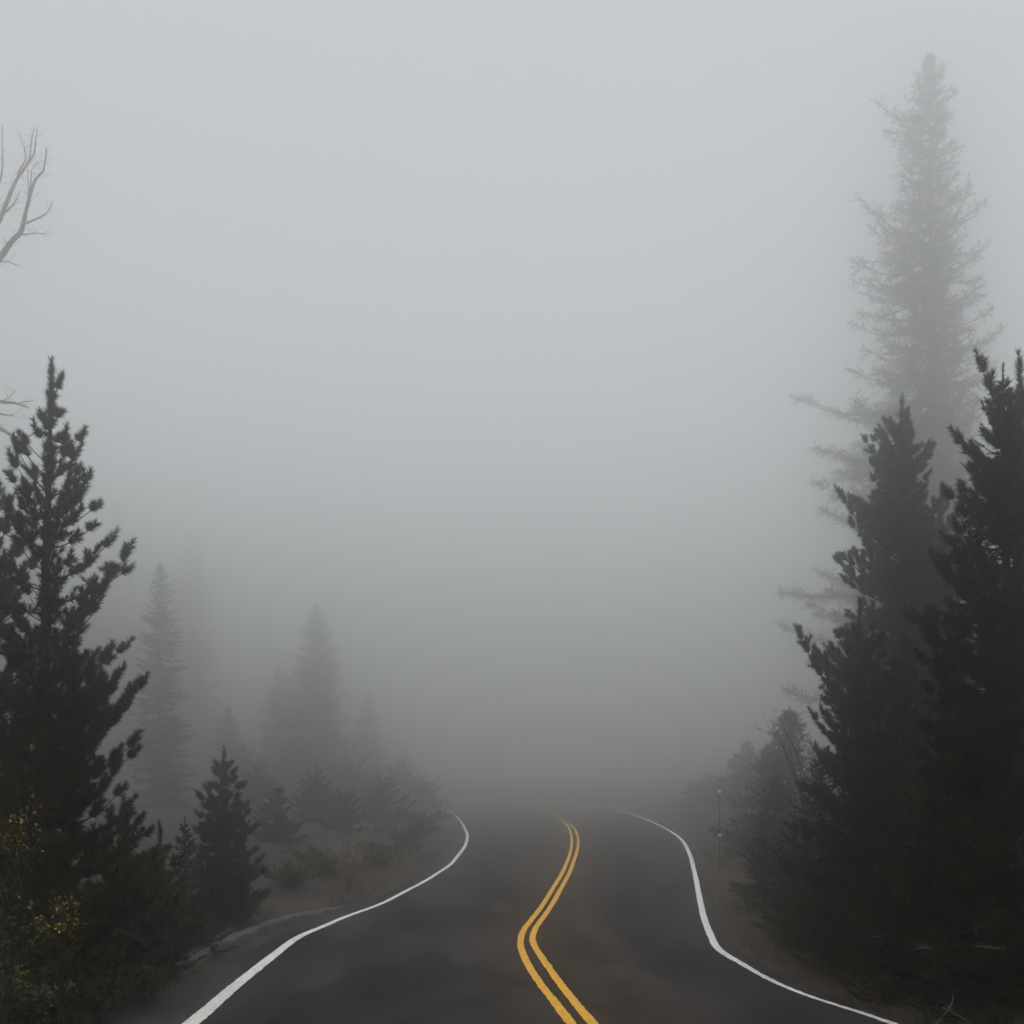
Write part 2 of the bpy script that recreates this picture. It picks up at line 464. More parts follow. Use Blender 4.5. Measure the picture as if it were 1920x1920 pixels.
def make_tree(name, label, cat, px, top, Z, rows, kind, seed, group=None, twigs=0, lean=0.0, clear=.0, dens=1.0, mat=None, bark=None, trunk_r=None, nl=None, drop=.05, gap=1.0, bx=None):
    """rows: (picture row, half width left, half width right), in picture pixels at the tree's distance"""
    rng = np.random.default_rng(seed)
    basex = (px if bx is None else bx)
    X = (basex - 960)*Z/F
    zb = float(ground(X, Z)) - drop
    topv = px_to(px, top, Z)
    H = topv[2] - zb - (.07 if kind == "pine" else .03)
    root = empty(name, (X, Z, zb))
    tag(root, label, cat, group)
    pf = Prof(rows, top, Z, zb)
    s = Z/13.0                                             # coarser needles further away
    tb = Tubes()
    # trunk
    nt = 14
    th = np.linspace(0, 1, nt)
    lean_x = topv[0] - X
    wx = np.cumsum(rng.normal(0, .012, nt))*H*.12; wy = np.cumsum(rng.normal(0, .012, nt))*H*.12
    wx = (wx - wx[-1]*th); wx -= wx[0]*(1 - th); wy = wy - wy[0]
    tx, ty = lean_x*th**1.3 + wx, wy
    tr = trunk_r or ({"pine": .013, "spruce": .012, "thin": .009, "old": .010}[kind]*H + .015)
    tb.add(np.stack([tx, ty, th*H], -1), tr*(1 - th)**.85 + .006, 8)
    def trunk_at(h):
        q = min(max(h/H, 0), 1)
        return np.array([np.interp(q, th, tx), np.interp(q, th, ty), h])
    P, D, L = [], [], []
    def shoot(p, d, l): P.append(p); D.append(d); L.append(l)
    up = np.array([0, 0, 1.0])
    if kind == "pine":
        # leader
        for h in np.arange(H - .55, H - .05, .12):
            shoot(trunk_at(h), up + rng.normal(0, .05, 3), .18)
        shoot(trunk_at(H - .12), up, .14)
        step = .20*gap
        h = H - .24
        while h > max(clear*H, .15):
            depth = H - h
            nb = int(rng.integers(4, 7)) if depth > .8 else 3
            ph0 = rng.uniform(0, 6.28)
            for b in range(nb):
                phi = ph0 + b*2*math.pi/nb + rng.normal(0, .25)
                hh = h + rng.normal(0, .05)
                e0 = np.interp(depth/H, [0, .1, .35, .7, 1], [60, 42, 22, 8, -4]) + rng.normal(0, 9)
                e0 = math.radians(e0)
                curl = rng.uniform(.22, .55)*min(1, .3 + depth/1.5)
                r = pf(hh + .35*np.interp(depth, [0, 1.5], [.2, .5]), phi)*rng.choice([.55, .7, .85, .95, 1.05])*rng.uniform(.93, 1.06)*min(1, .24 + depth/1.5)
                if r < .06: continue
                n = max(4, int(r/.10))
                ss = np.linspace(0, 1, n)
                dirh = np.array([math.cos(phi), math.sin(phi), 0])
                sidew = np.array([-math.sin(phi), math.cos(phi), 0])
                wig = np.cumsum(rng.normal(0, .035, n))*r
                base = trunk_at(hh)
                pts = base + dirh*(r*ss)[:, None] + up*(r*(math.tan(e0)*ss*.9 + curl*ss**2.2))[:, None] + sidew*wig[:, None]
                tb.add(pts, np.linspace(.007 + .009*r, .004, n)*min(s, 1.5), 4)
                tan = np.gradient(pts, axis=0)
                seg = np.linalg.norm(np.diff(pts, axis=0), axis=1)
                ln = seg.sum()
                # bare inner part, then knots of upswept shoots
                st = np.interp(r, [.3, .8, 1.8], [.0, .12, .36])
                m = max(2, int(ln*(1 - st)/.15))
                for q in np.linspace(st, .96, m) + rng.normal(0, .015, m):
                    q = min(max(q, 0), .99)
                    i = q*(n - 1); i0 = int(i); fr = i - i0; i1 = min(i0 + 1, n - 1)
                    p = pts[i0]*(1 - fr) + pts[i1]*fr
                    tg = tan[i0]/np.linalg.norm(tan[i0])
                    if q > st + .2 and rng.random() < .8: shoot(p, tg, .13)
                    env = (.5 + .5*math.sin(math.pi*min(1, (q - st)/(1 - st + 1e-6))))*min(1, .45 + r*.5)
                    for sg in ((1, -1, 0, rng.choice([1, -1])) if dens > .85 else (1, -1, 0)):
                        if rng.random() > .80*dens: continue
                        l2 = rng.uniform(.13, .36)*env
                        dd = tg*rng.uniform(.25, .9) + sidew*sg*rng.uniform(.4, 1.0) + up*(rng.uniform(.15, .95) if sg else rng.uniform(.5, 1.1))
                        dd = dd/np.linalg.norm(dd)
                        shoot(p, dd, l2)
                        if l2 > .17:
                            for _ in range(2):
                                if rng.random() < .6:
                                    shoot(p + dd*l2*rng.uniform(.35, .75), dd*.7 + rng.normal(0, .45, 3) + up*.35, l2*rng.uniform(.4, .65))
                tg = tan[-1]/np.linalg.norm(tan[-1])
                shoot(pts[-1], tg + up*.25, rng.uniform(.10, .18))
            h -= step*rng.uniform(.75, 1.25)*np.interp(depth/H, [0, .3, 1], [.75, 1.0, 1.15])
        V = brush(P, D, L, nl or .070, .0068*max(1, s*.95), 780/max(1, s)**1.3, rng, minn=int(60/max(1, s)**1.2))
    else:
        # spruce / fir: closer branches, flat sprays, pointed top
        for h in np.arange(H - .5, H - .03, .09):
            shoot(trunk_at(h), up, .10)
        step = {"spruce": .115, "thin": .24, "old": .48}[kind]*gap*max(1, s*.6 if kind == "spruce" else 1)
        h = H - .12
        while h > max(clear*H, .06):
            depth = (H - h)
            nb = {"spruce": 6, "thin": 6, "old": 6}[kind]
            if kind == "old" and H > 35 and depth > .3*H: nb = 7
            ph0 = rng.uniform(0, 6.28)
            for b in range(nb):
                phi = ph0 + b*2*math.pi/nb + rng.normal(0, .3)
                hh = h + rng.normal(0, .4*step)
                if kind == "old":
                    e0 = np.interp(depth/H, [0, .08, .25, 1], [35, 8, -3, -12]) + rng.normal(0, 8)
                    r = pf(hh, phi)*rng.choice([.5, .72, .88, 1.0, 1.1])
                elif kind == "thin":
                    e0 = np.interp(depth/H, [0, .1, .3, 1], [35, 8, -4, -12]) + rng.normal(0, 7)
                    r = pf(hh, phi)*rng.uniform(.5, 1.1)
                else:
                    e0 = np.interp(depth/H, [0, .15, .5, 1], [50, 30, 12, 0]) + rng.normal(0, 8)
                    r = pf(hh, phi)*rng.uniform(.62, 1.08)
                if kind == "old" and H > 35:
                    r *= .60 + .48*max(0, math.sin(2*math.pi*hh/2.6 + 2.2*math.sin(phi*1.5 + seed)))**.7
                if r < .03: continue
                e0 = math.radians(e0)
                n = 7
                ss = np.linspace(0, 1, n)
                dirh = np.array([math.cos(phi), math.sin(phi), 0]); sidew = np.array([-math.sin(phi), math.cos(phi), 0])
                sag = {"spruce": .05, "thin": -.02, "old": .10}[kind]*rng.uniform(.2, 1.6)
                pts = trunk_at(hh) + dirh*(r*ss)[:, None] + up*(r*(math.tan(e0)*ss - .12*np.sin(ss*math.pi) + sag*ss**2))[:, None] + sidew*(np.cumsum(rng.normal(0, .03, n))*r)[:, None]
                tb.add(pts, np.linspace(.006 + .011*r, .003, n)*min(1.6, max(1, s*.6)), 4)
                tan = np.gradient(pts, axis=0)
                ts = {"spruce": .085, "thin": .11, "old": .22}[kind]*max(1, s*.42 if kind != "old" else 1)
                m = max(2, int(r/ts))
                bare = {"spruce": .12, "thin": .18, "old": .22}[kind]
                clump = rng.uniform(0, 6.28)
                for q in np.linspace(bare, .98, m):
                    i = q*(n - 1); i0 = int(i); fr = i - i0; i1 = min(i0 + 1, n - 1)
                    p = pts[i0]*(1 - fr) + pts[i1]*fr
                    tg = tan[i0]/np.linalg.norm(tan[i0])
                    shoot(p, tg, r/m*1.1)
                    if kind == "old":
                        if math.sin(clump + q*9) < -.60 and q < .85: continue
                        fat = (.50 + .50*max(0, math.sin(math.pi*min(1, .18 + q*.82)))**.7)*min(1, .35 + r/3.5)
                        for _ in range(int(5*dens) + (3 if H > 35 and hh < .5*H else 0)):
                            dd = rng.normal(0, 1, 3)*np.array([1, 1, .8]) + tg*.9 + up*.1
                            dd /= np.linalg.norm(dd)
                            l2 = rng.uniform(.2, 1.1)*fat
                            shoot(p + rng.normal(0, .06, 3), dd, l2)
                            if rng.random() < .6:
                                shoot(p + dd*l2*.6, dd*.6 + rng.normal(0, .6, 3), l2*.6)
                        continue
                    for sg in (1, -1):
                        if rng.random() > .85*dens: continue
                        l2 = np.interp(q, [0, .5, 1], [.42, .36, .12])*min(r, 2.2)*rng.uniform(.6, 1.2)
                        l2 = max(l2, .05)
                        dd = tg*rng.uniform(.6, 1.0) + sidew*sg*rng.uniform(.6, 1.0) + up*(rng.uniform(-.2, .35) if kind != "old" else rng.uniform(-.35, .5))
                        dd = dd/np.linalg.norm(dd)
                        shoot(p, dd, l2)
                        if l2 > .22*max(1, s*.7):
                            for q2 in (.35, .65):
                                if rng.random() < .75*dens:
                                    shoot(p + dd*l2*q2, dd*.8 + rng.normal(0, .45, 3) + up*rng.uniform(-.1, .3), l2*.45)
            h -= step*rng.uniform(.7, 1.3)*np.interp(depth/H, [0, .25, 1], [.7, 1.0, 1.1])
        w = {"spruce": .0075*max(1, s), "thin": .0060*max(1, s), "old": .034}[kind]
        nll = nl or {"spruce": .042*max(1, s*.75), "thin": .034*max(1, s*.7), "old": .12}[kind]
        pm = {"spruce": 520/max(1, s), "thin": 420/max(1, s), "old": 60}[kind]
        V = brush(P, D, L, nll, w, pm, rng, a0=62, a1=30, flat=.25, minn={"spruce": 12, "thin": 8, "old": 9}[kind])
    if twigs:
        for _ in range(twigs):
            dt = Tubes()
            h = rng.uniform(.12, .8)*H; phi = rng.uniform(-2.7, -.4)
            r = pf(h, phi)*rng.uniform(.8, 1.0)
            d = np.array([math.cos(phi), math.sin(phi), 0]); sd = np.array([-d[1], d[0], 0])*rng.choice([-1, 1])
            m = np.linspace(0, 1, 6)[:, None]
            p0 = trunk_at(h) + d*r*.7
            pt = p0 + d*(.35*r + .12)*m + sd*rng.uniform(.1, .5)*m**1.5 + up*(rng.uniform(-.25, .2)*m + rng.uniform(-.1, .25)*m**2) + np.cumsum(rng.normal(0, .012, (6, 3)), 0)
            dt.add(pt, np.linspace(.006, .0025, 6), 4)
            for _ in range(2):
                k = int(rng.integers(2, 6))
                dt.add(pt[k] + (rng.normal(0, 1, 3)*.14)*np.linspace(0, 1, 4)[:, None], np.linspace(.004, .002, 4), 3)
            dt.build("dead_twig", M_GREYBARK, root)
    tb.build("trunk", bark or M_BARK, root)
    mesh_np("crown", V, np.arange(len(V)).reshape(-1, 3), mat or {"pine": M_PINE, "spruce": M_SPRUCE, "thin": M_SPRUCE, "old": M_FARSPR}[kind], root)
    return root

def cone(top, base, wl, wr=None):
    wr = wr or wl
    d = base - top
    return [(top, 0, 0), (top + .12*d, wl*.24, wr*.24), (top + .35*d, wl*.55, wr*.55), (top + .65*d, wl*.85, wr*.85), (top + .9*d, wl, wr), (base + 60, wl, wr)]

# ------------------------------------------------------------------ trees on the left
GL, GR = "young conifers on the left verge", "young conifers on the right verge"
GF = "conifers fading into the fog on the left"
make_tree("pine_tree", "tallest dark pine at left edge, upswept branches and bare trunk showing through gaps", "pine tree",
          100, 683, 11.0, [(683, 0, 0), (730, 18, 20), (800, 34, 46), (860, 50, 66), (960, 66, 72), (1050, 66, 98), (1130, 74, 138), (1250, 90, 128), (1400, 125, 145), (1600, 140, 150), (1850, 130, 140)],
          "pine", 11, bx=70, dens=.97, gap=1.05, clear=.08)
make_tree("pine_tree", "dark pine cut off by the left picture edge, behind the tallest left pine", "pine tree",
          -28, 850, 12.2, [(850, 0, 0), (920, 30, 38), (1030, 50, 72), (1150, 90, 95), (1300, 110, 110), (1500, 130, 120), (1850, 140, 130)], "pine", 12)
make_tree("pine_tree", "dense dark pine in front of the tallest left pine, long boughs reaching towards the road", "pine tree",
          140, 1205, 10.7, [(1205, 0, 0), (1260, 40, 50), (1320, 60, 110), (1400, 80, 150), (1470, 90, 120), (1560, 110, 110), (1700, 140, 140), (1900, 150, 140)], "pine", 13, bx=112, gap=.9, dens=1.1)
make_tree("pine_tree", "bushy low dark pine with rounded top in front of misty slim spruce", "pine tree",
          232, 1500, 12.3, [(1500, 6, 6), (1540, 45, 60), (1600, 75, 88), (1680, 85, 100), (1800, 95, 100), (1900, 95, 95)], "pine", 14, gap=.75, dens=1.2)
make_tree("pine_tree", "small dark pine between bushy low pine and thin spire sapling", "pine tree",
          300, 1545, 14.6, [(1545, 0, 0), (1600, 24, 28), (1660, 45, 55), (1740, 60, 70), (1850, 70, 70)], "pine", 15, gap=.8, dens=1.2)
make_tree("pine_tree", "grey green bushy young pine standing alone against the fog beside left road bend", "pine tree",
          420, 1405, 19.3, [(1405, 3, 3), (1440, 22, 24), (1490, 40, 36), (1560, 52, 48), (1640, 62, 62), (1700, 70, 76), (1760, 74, 82)], "pine", 16, gap=.55, dens=1.3, nl=.085)
make_tree("spruce_sapling", "thin spire sapling with short twigs left of grey green bushy young pine", "spruce",
          347, 1533, 17.0, [(1533, 0, 0), (1570, 9, 9), (1610, 24, 24), (1680, 44, 44), (1780, 50, 50)], "spruce", 17, GL, gap=1.1)
for i, (x, t, Z, w, lb) in enumerate([
        (380, 1625, 16.6, 52, "low dark spruce at foot of grey green bushy young pine, near the kerb"),
        (318, 1660, 14.6, 52, "low dark spruce behind the kerb, below the thin spire sapling"),
        (195, 1650, 12.1, 66, "dark young spruce behind the kerb, below the bushy low pine"),
        (40, 1560, 11.3, 110, "broad dark spruce at the lower left edge among yellow leaves"),
        (90, 1730, 10.9, 70, "low dark spruce in the bottom left corner nearest the kerb"),
        (455, 1650, 19.6, 40, "last small spruce beside the left shoulder, right of grey green bushy pine"),
        (255, 1600, 13.6, 52, "dark spruce just behind the small dark pine")]):
    make_tree("spruce_sapling", lb, "spruce", x, t, Z, cone(t, YH + 2.7*F/Z, w), "spruce", 30 + i, GL, dens=1.05, twigs=3 if Z < 14.5 else 0)

make_tree("spruce_tree", "slim sparse spruce fading in fog right of the tallest left pine", "spruce",
          300, 1058, 70.0, [(1058, 0, 0), (1090, 14, 20), (1130, 18, 20), (1160, 40, 34), (1240, 44, 42), (1330, 52, 55), (1420, 60, 70), (1520, 66, 74), (1620, 66, 70)], "thin", 18, GF)
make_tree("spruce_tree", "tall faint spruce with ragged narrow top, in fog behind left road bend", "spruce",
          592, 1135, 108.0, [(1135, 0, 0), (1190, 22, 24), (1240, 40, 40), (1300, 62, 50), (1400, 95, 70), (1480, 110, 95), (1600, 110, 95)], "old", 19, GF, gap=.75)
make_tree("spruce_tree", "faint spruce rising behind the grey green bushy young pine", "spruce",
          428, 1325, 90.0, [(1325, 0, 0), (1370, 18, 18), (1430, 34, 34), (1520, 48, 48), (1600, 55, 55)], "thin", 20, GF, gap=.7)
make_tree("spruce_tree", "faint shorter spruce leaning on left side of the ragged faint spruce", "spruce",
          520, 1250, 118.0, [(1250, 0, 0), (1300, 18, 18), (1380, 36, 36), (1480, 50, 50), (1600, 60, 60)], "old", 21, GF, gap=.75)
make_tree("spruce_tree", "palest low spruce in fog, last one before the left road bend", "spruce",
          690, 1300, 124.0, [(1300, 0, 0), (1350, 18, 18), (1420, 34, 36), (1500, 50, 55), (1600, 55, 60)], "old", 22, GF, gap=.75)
for i, (x, t, Z, w, lb) in enumerate([
        (520, 1480, 37.0, 58, "misty low fir just right of the grey green bushy pine"),
        (590, 1450, 52.0, 62, "misty low fir left of the dry tan shrub"),
        (715, 1462, 60.0, 62, "misty low fir right of the dry tan shrub"),
        (480, 1440, 60.0, 62, "misty taller fir behind low firs, touching the grey green bushy pine"),
        (650, 1435, 84.0, 84, "pale misty fir rising behind the dry tan shrub"),
        (555, 1395, 92.0, 84, "pale tall misty fir in front of the ragged faint spruce"),
        (755, 1430, 96.0, 62, "pale misty fir above the left road bend, right of the others"),
        (800, 1470, 88.0, 46, "smallest pale fir closest to the left road bend"),
        (645, 1490, 47.0, 54, "misty stunted fir directly behind the dry tan shrub"),
        (455, 1400, 92.0, 74, "pale fir just showing over the top of the grey green bushy pine")]):
    make_tree("fir_sapling", lb, "fir", x, t, Z, cone(t, YH + 2.75*F/Z, w), "spruce", 50 + i, "low firs in the mist on the left", dens=1.3, gap=.8)

# ------------------------------------------------------------------ trees on the right
make_tree("spruce_tree", "huge pale spruce towering in the fog at upper right, ragged long boughs", "spruce",
          1745, 105, 70.0, [(105, 2, 2), (160, 36, 34), (215, 52, 44), (225, 85, 40), (330, 62, 52), (400, 105, 78), (450, 145, 92), (490, 110, 80), (525, 205, 88), (600, 130, 100), (640, 212, 98),
                            (700, 150, 110), (745, 245, 120), (790, 215, 90), (880, 225, 90), (940, 150, 95), (1000, 252, 100), (1080, 230, 110), (1150, 170, 120), (1190, 265, 120), (1300, 240, 120), (1450, 220, 120), (1600, 150, 120)],
          "old", 71, trunk_r=.36, gap=.92, dens=.62)
make_tree("pine_tree", "charcoal pine with pointed top in front of the huge pale spruce", "pine tree",
          1692, 742, 19.5, [(742, 0, 0), (790, 20, 20), (850, 55, 34), (890, 60, 55), (940, 50, 42), (980, 92, 60), (1060, 108, 90), (1130, 115, 100), (1200, 125, 110), (1300, 150, 120), (1450, 160, 130), (1700, 160, 130)],
          "pine", 72, nl=.085, gap=.75, dens=1.2)
make_tree("pine_tree", "narrow charcoal pine top between pointed charcoal pine and black right edge pine", "pine tree",
          1765, 908, 22.0, [(908, 0, 0), (960, 26, 22), (1020, 36, 34), (1100, 50, 45), (1250, 70, 70), (1700, 90, 90)], "pine", 73, nl=.085, gap=.7, dens=1.2)
make_tree("pine_tree", "tall black pine at the right edge with two tops close together", "pine tree",
          1912, 668, 10.6, [(668, 0, 0), (730, 22, 22), (790, 70, 30), (860, 92, 40), (920, 112, 60), (1000, 140, 80), (1080, 150, 90), (1200, 165, 110), (1400, 190, 130), (1850, 190, 140)],
          "pine", 74, gap=.85, dens=1.15)
make_tree("spruce_sapling", "thin bare-tipped spruce spire just left of the black right edge pine", "spruce",
          1880, 686, 10.9, [(686, 0, 0), (735, 7, 7), (770, 24, 22), (850, 50, 40), (1000, 80, 60), (1300, 110, 90), (1850, 140, 120)], "spruce", 75, GR)
make_tree("pine_tree", "dark pine with knobbly left boughs below the pointed charcoal pine", "pine tree",
          1612, 1130, 14.6, [(1130, 0, 0), (1190, 40, 40), (1260, 70, 70), (1300, 100, 80), (1350, 108, 90), (1420, 95, 100), (1520, 110, 110), (1750, 130, 120)],
          "pine", 76, gap=.85, dens=1.15)
for i, (x, t, Z, w, lb) in enumerate([
        (1695, 1180, 15.0, 95, "dark spruce with narrow spire in front of charcoal pine"),
        (1800, 1130, 12.6, 120, "tall dense black spruce below right edge pine, left side"),
        (1895, 1180, 11.2, 150, "dense dark spruce with olive tips filling the right edge"),
        (1540, 1420, 17.2, 95, "dark spruce under knobbly pine boughs beside reddish bare shrub"),
        (1452, 1462, 29.0, 66, "misty dark spruce reaching furthest towards the road marker stake"),
        (1432, 1570, 22.0, 56, "low dark spruce at the right road edge near the marker stake"),
        (1490, 1560, 18.4, 70, "low dark spruce standing behind right edge line, at its bend"),
        (1640, 1390, 13.8, 115, "dense dark spruce in middle of the right thicket"),
        (1745, 1430, 11.9, 120, "broad dark spruce in the right thicket, right of its middle"),
        (1560, 1590, 15.2, 80, "low dark spruce at front of thicket above brown needle patch"),
        (1660, 1640, 12.3, 90, "low bushy spruce in front of dense thicket, by right edge line"),
        (1860, 1500, 10.4, 130, "nearest dark spruce in the bottom right corner"),
        (1780, 1700, 10.6, 85, "lowest dark spruce at bottom right where edge line leaves picture"),
        (1500, 1680, 16.6, 48, "smallest dark spruce hugging right edge line")]):
    make_tree("spruce_sapling", lb, "spruce", x, t, Z, cone(t, YH + 2.5*F/Z, w), "spruce", 90 + i, GR, dens=1.05, twigs=5 if Z < 14.5 else 0)
for i, (x, t, Z, w, lb) in enumerate([
        (1400, 1395, 72.0, 60, "pale spruce in fog left of reddish bare shrub, beyond right verge"),
        (1330, 1455, 86.0, 60, "palest spruce in fog behind the marker stake"),
        (1450, 1395, 44.0, 66, "misty spruce directly behind reddish bare shrub"),
        (1408, 1535, 35.0, 58, "low misty spruce right of the marker stake, at foot of right thicket"),
        (1480, 1330, 40.0, 70, "faint spruce in fog below lowest boughs of huge pale spruce")]):
    make_tree("spruce_tree", lb, "spruce", x, t, Z, cone(t, YH + 2.3*F/Z, w), "old", 120 + i, "conifers fading into the fog on the right", gap=.7)

# ------------------------------------------------------------------ forest in the left fog, plus unseen trees added to shade the near fog
def woods():
    rng = np.random.default_rng(300)
    spots = []
    def add(n, xf, zlo, zhi, hlo, hhi):
        for _ in range(n):
            z = rng.uniform(zlo, zhi); x = xf(z)
            spots.append((x, z, rng.uniform(hlo, hhi)))
    add(60, lambda z: -.29*z - rng.uniform(1, 55), 150, 210, 24, 44)
    add(70, lambda z: -(.56*max(z, 0) + 9 + rng.uniform(0, 22)), -40, 55, 13, 24)  # unseen trees left of the view, added to shade the near fog
    add(70, lambda z: .56*max(z, 0) + 9 + rng.uniform(0, 22), -40, 55, 13, 24)  # same on the right, out of view
    add(24, lambda z: rng.choice([-1, 1])*rng.uniform(5.5, 14), -60, -6, 10, 18)  # unseen trees behind the camera, also added for their shade
    tb = Tubes(); P, D, L = [], [], []
    VV = []
    for x, z, h in spots:
        zb = float(ground(x, z)) - .2
        tb.add([(x, z, zb), (x, z, zb + h*.5), (x, z, zb + h*.97)], [.012*h, .008*h, .01], 5)
        n = int(30*h)
        q = rng.uniform(0, 1, n)**.75                      # 0 at the tip
        w = (.10 + .15*rng.random())*h
        r = w*q**.85*np.sqrt(rng.uniform(.02, 1, n))*rng.uniform(.6, 1.1, n)
        a = rng.uniform(0, 6.28, n)
        p = np.stack([x + r*np.cos(a), z + r*np.sin(a), zb + h*(1 - .93*q) - .15*r], -1)
        d = np.stack([np.cos(a), np.sin(a), rng.normal(-.1, .25, n)], -1)
        VV.append(brush(p, d, np.full(n, .7), .5, .20, 9, rng, minn=6))
    V = np.vstack(VV)
    root = mesh_np("woods_with_shade_trees", V, np.arange(len(V)).reshape(-1, 3), M_FARSPR)
    tag(root, "dim mass of conifer forest fading into fog at left, plus unseen trees added for shade", "forest", kind="stuff")
    tb.build("trunks", M_BARK, root)
woods()

# ------------------------------------------------------------------ dead tree on the left edge
def dead_tree():
    Z = 31.0
    rng = np.random.default_rng(44)
    X = (-78 - 960)*Z/F
    zb = float(ground(X, Z)) - .1
    root = empty("dead_tree", (X, Z, zb))
    tag(root, "bare grey dead tree reaching in from left picture edge above dark pines", "dead tree")
    off = np.array([X, Z, zb])
    tb, bb = Tubes(), Tubes()
    tr = np.array([px_to(a, b, Z) for a, b in [(-78, 1760), (-80, 1400), (-70, 1000), (-74, 700), (-66, 480), (-72, 300), (-60, 120), (-64, 20)]]) - off
    tb.add(tr, [.34, .30, .26, .22, .17, .12, .06, .02], 10)
    tb.build("trunk", M_GREYBARK, root)
    def spl(p, n):
        p = np.array(p, float); q = np.linspace(0, len(p) - 1, n)
        tt = np.arange(len(p)); return np.stack([pchip(tt, p[:, k])(q) for k in range(3)], -1)
    def limb(pts, r0, r1, dz0, dz1, twigs=14):
        n = len(pts)
        p3 = [px_to(a, b, Z + dz0 + (dz1 - dz0)*i/(n - 1)) - off for i, (a, b) in enumerate(pts)]
        c = spl(p3, n*5)
        c += np.cumsum(rng.normal(0, .006, c.shape), 0)*np.linspace(0, 1, len(c))[:, None]
        rad = np.linspace(r0, r1, len(c))*1.25
        bb.add(c, rad*rng.uniform(.9, 1.1, len(c)), 6)
        for _ in range(twigs):
            i = int(rng.integers(2, len(c) - 1))
            d = rng.normal(0, 1, 3); d[2] = abs(d[2])*.4 - .1; d /= np.linalg.norm(d)
            tg = c[i] - c[i-1]; tg /= np.linalg.norm(tg) + 1e-9
            ln = rng.uniform(.08, .45)
            m = np.linspace(0, 1, 4)[:, None]
            q = c[i] + (d + .4*tg)*ln*m + np.array([0, 0, .10])*ln*m**2
            bb.add(q, np.linspace(.006, .0025, 4), 3)
            if ln > .18:
                bb.add(q[2] + rng.normal(0, 1, 3)*.09*m, np.linspace(.004, .002, 4), 3)
    limb([(-68, 600), (-30, 520), (0, 484), (22, 452), (40, 433), (47, 404), (55, 371), (67, 335), (82, 317), (86, 277)], .085, .012, 0, -.7, 40)
    limb([(-70, 560), (-30, 460), (0, 411), (16, 371), (33, 335), (51, 309), (67, 284), (71, 244)], .07, .010, 0, .5, 34)
    limb([(33, 326), (47, 298), (46, 277), (36, 251)], .022, .006, .3, .6, 8)
    limb([(55, 303), (58, 269), (61, 238)], .020, .006, .35, .1, 8)
    limb([(47, 404), (58, 340), (60, 322), (72, 308)], .020, .006, -.5, -.3, 10)
    limb([(53, 380), (52, 340), (50, 300)], .016, .005, -.5, -.2, 8)
    limb([(-68, 470), (-20, 380), (0, 338), (5, 320), (6, 233)], .05, .008, 0, .9, 18)
    limb([(45, 420), (73, 408), (91, 397), (102, 377)], .024, .006, -.4, -.9, 9)
    limb([(34, 441), (60, 438), (87, 435)], .020, .006, -.3, -.1, 9)
    limb([(5, 402), (25, 382), (36, 357)], .026, .006, .2, .5, 8)
    limb([(-10, 492), (10, 491), (36, 497)], .020, .005, -.2, -.6, 7)
    limb([(-72, 770), (-30, 745), (0, 752), (29, 756), (58, 766)], .075, .014, 0, -.5, 12)
    limb([(30, 758), (46, 753), (58, 753)], .016, .006, -.3, -.5, 3)
    limb([(5, 752), (20, 742), (30, 730)], .014, .005, -.2, .1, 4)
    limb([(-20, 748), (0, 776), (25, 780)], .03, .012, -.1, .2, 4)
    limb([(-73, 740), (-35, 780), (0, 803), (22, 816), (44, 824), (70, 815)], .065, .022, 0, -.3, 6)
    bb.build("branches", M_GREYBARK, root)
dead_tree()

# ------------------------------------------------------------------ shrubs
def shrub(name, label, cat, x, Z, h, spread, mat, seed, nstem=9, nleaf=500, leaf=.045, stem_mat=None, group=None, lean=(0, 0), cloud=None, sag=0.1, low=3, scat=.03):
    rng = np.random.default_rng(seed)
    X = (x - 960)*Z/F
    zb = float(ground(X, Z)) - .04
    root = empty(name, (X, Z, zb)); tag(root, label, cat, group)
    tb = Tubes(); pts_all = []
    for i in range(nstem):
        a = rng.uniform(0, 6.28); sp = spread*rng.uniform(.2, 1.0); hh = h*rng.uniform(.65, 1.0)
        m = np.linspace(0, 1, 8)
        p = np.stack([math.cos(a)*sp*m**1.4 + lean[0]*m**2, math.sin(a)*sp*m**1.4 + lean[1]*m**2, hh*(m - sag*m**3)], -1) + np.cumsum(rng.normal(0, .012, (8, 3)), 0)*h
        tb.add(p, np.linspace(.010, .003, 8)*max(.7, h/1.5), 5)
        for _ in range(11):
            i0 = int(rng.integers(low, 8)); d = rng.normal(0, 1, 3); d[2] = abs(d[2])*.7; d /= np.linalg.norm(d)
            q = p[i0] + d*np.linspace(0, rng.uniform(.1, .34)*h*.5, 5)[:, None]
            q += np.cumsum(rng.normal(0, .01, (5, 3)), 0)
            tb.add(q, np.linspace(.005, .002, 5), 3)
            pts_all.append(q[1:]); 
        pts_all.append(p[low + 1:])
    tb.build("stems", stem_mat or M_TWIG, root)
    if nleaf:
        c = np.vstack(pts_all)
        if cloud is not None: c = c[c[:, 2] > cloud*h]
        P = c[rng.integers(0, len(c), nleaf)] + rng.normal(0, scat*max(1, h), (nleaf, 3))
        v, f = leaves(P, leaf, rng)
        mesh_np("leaves", v, f, mat, root)
    return root

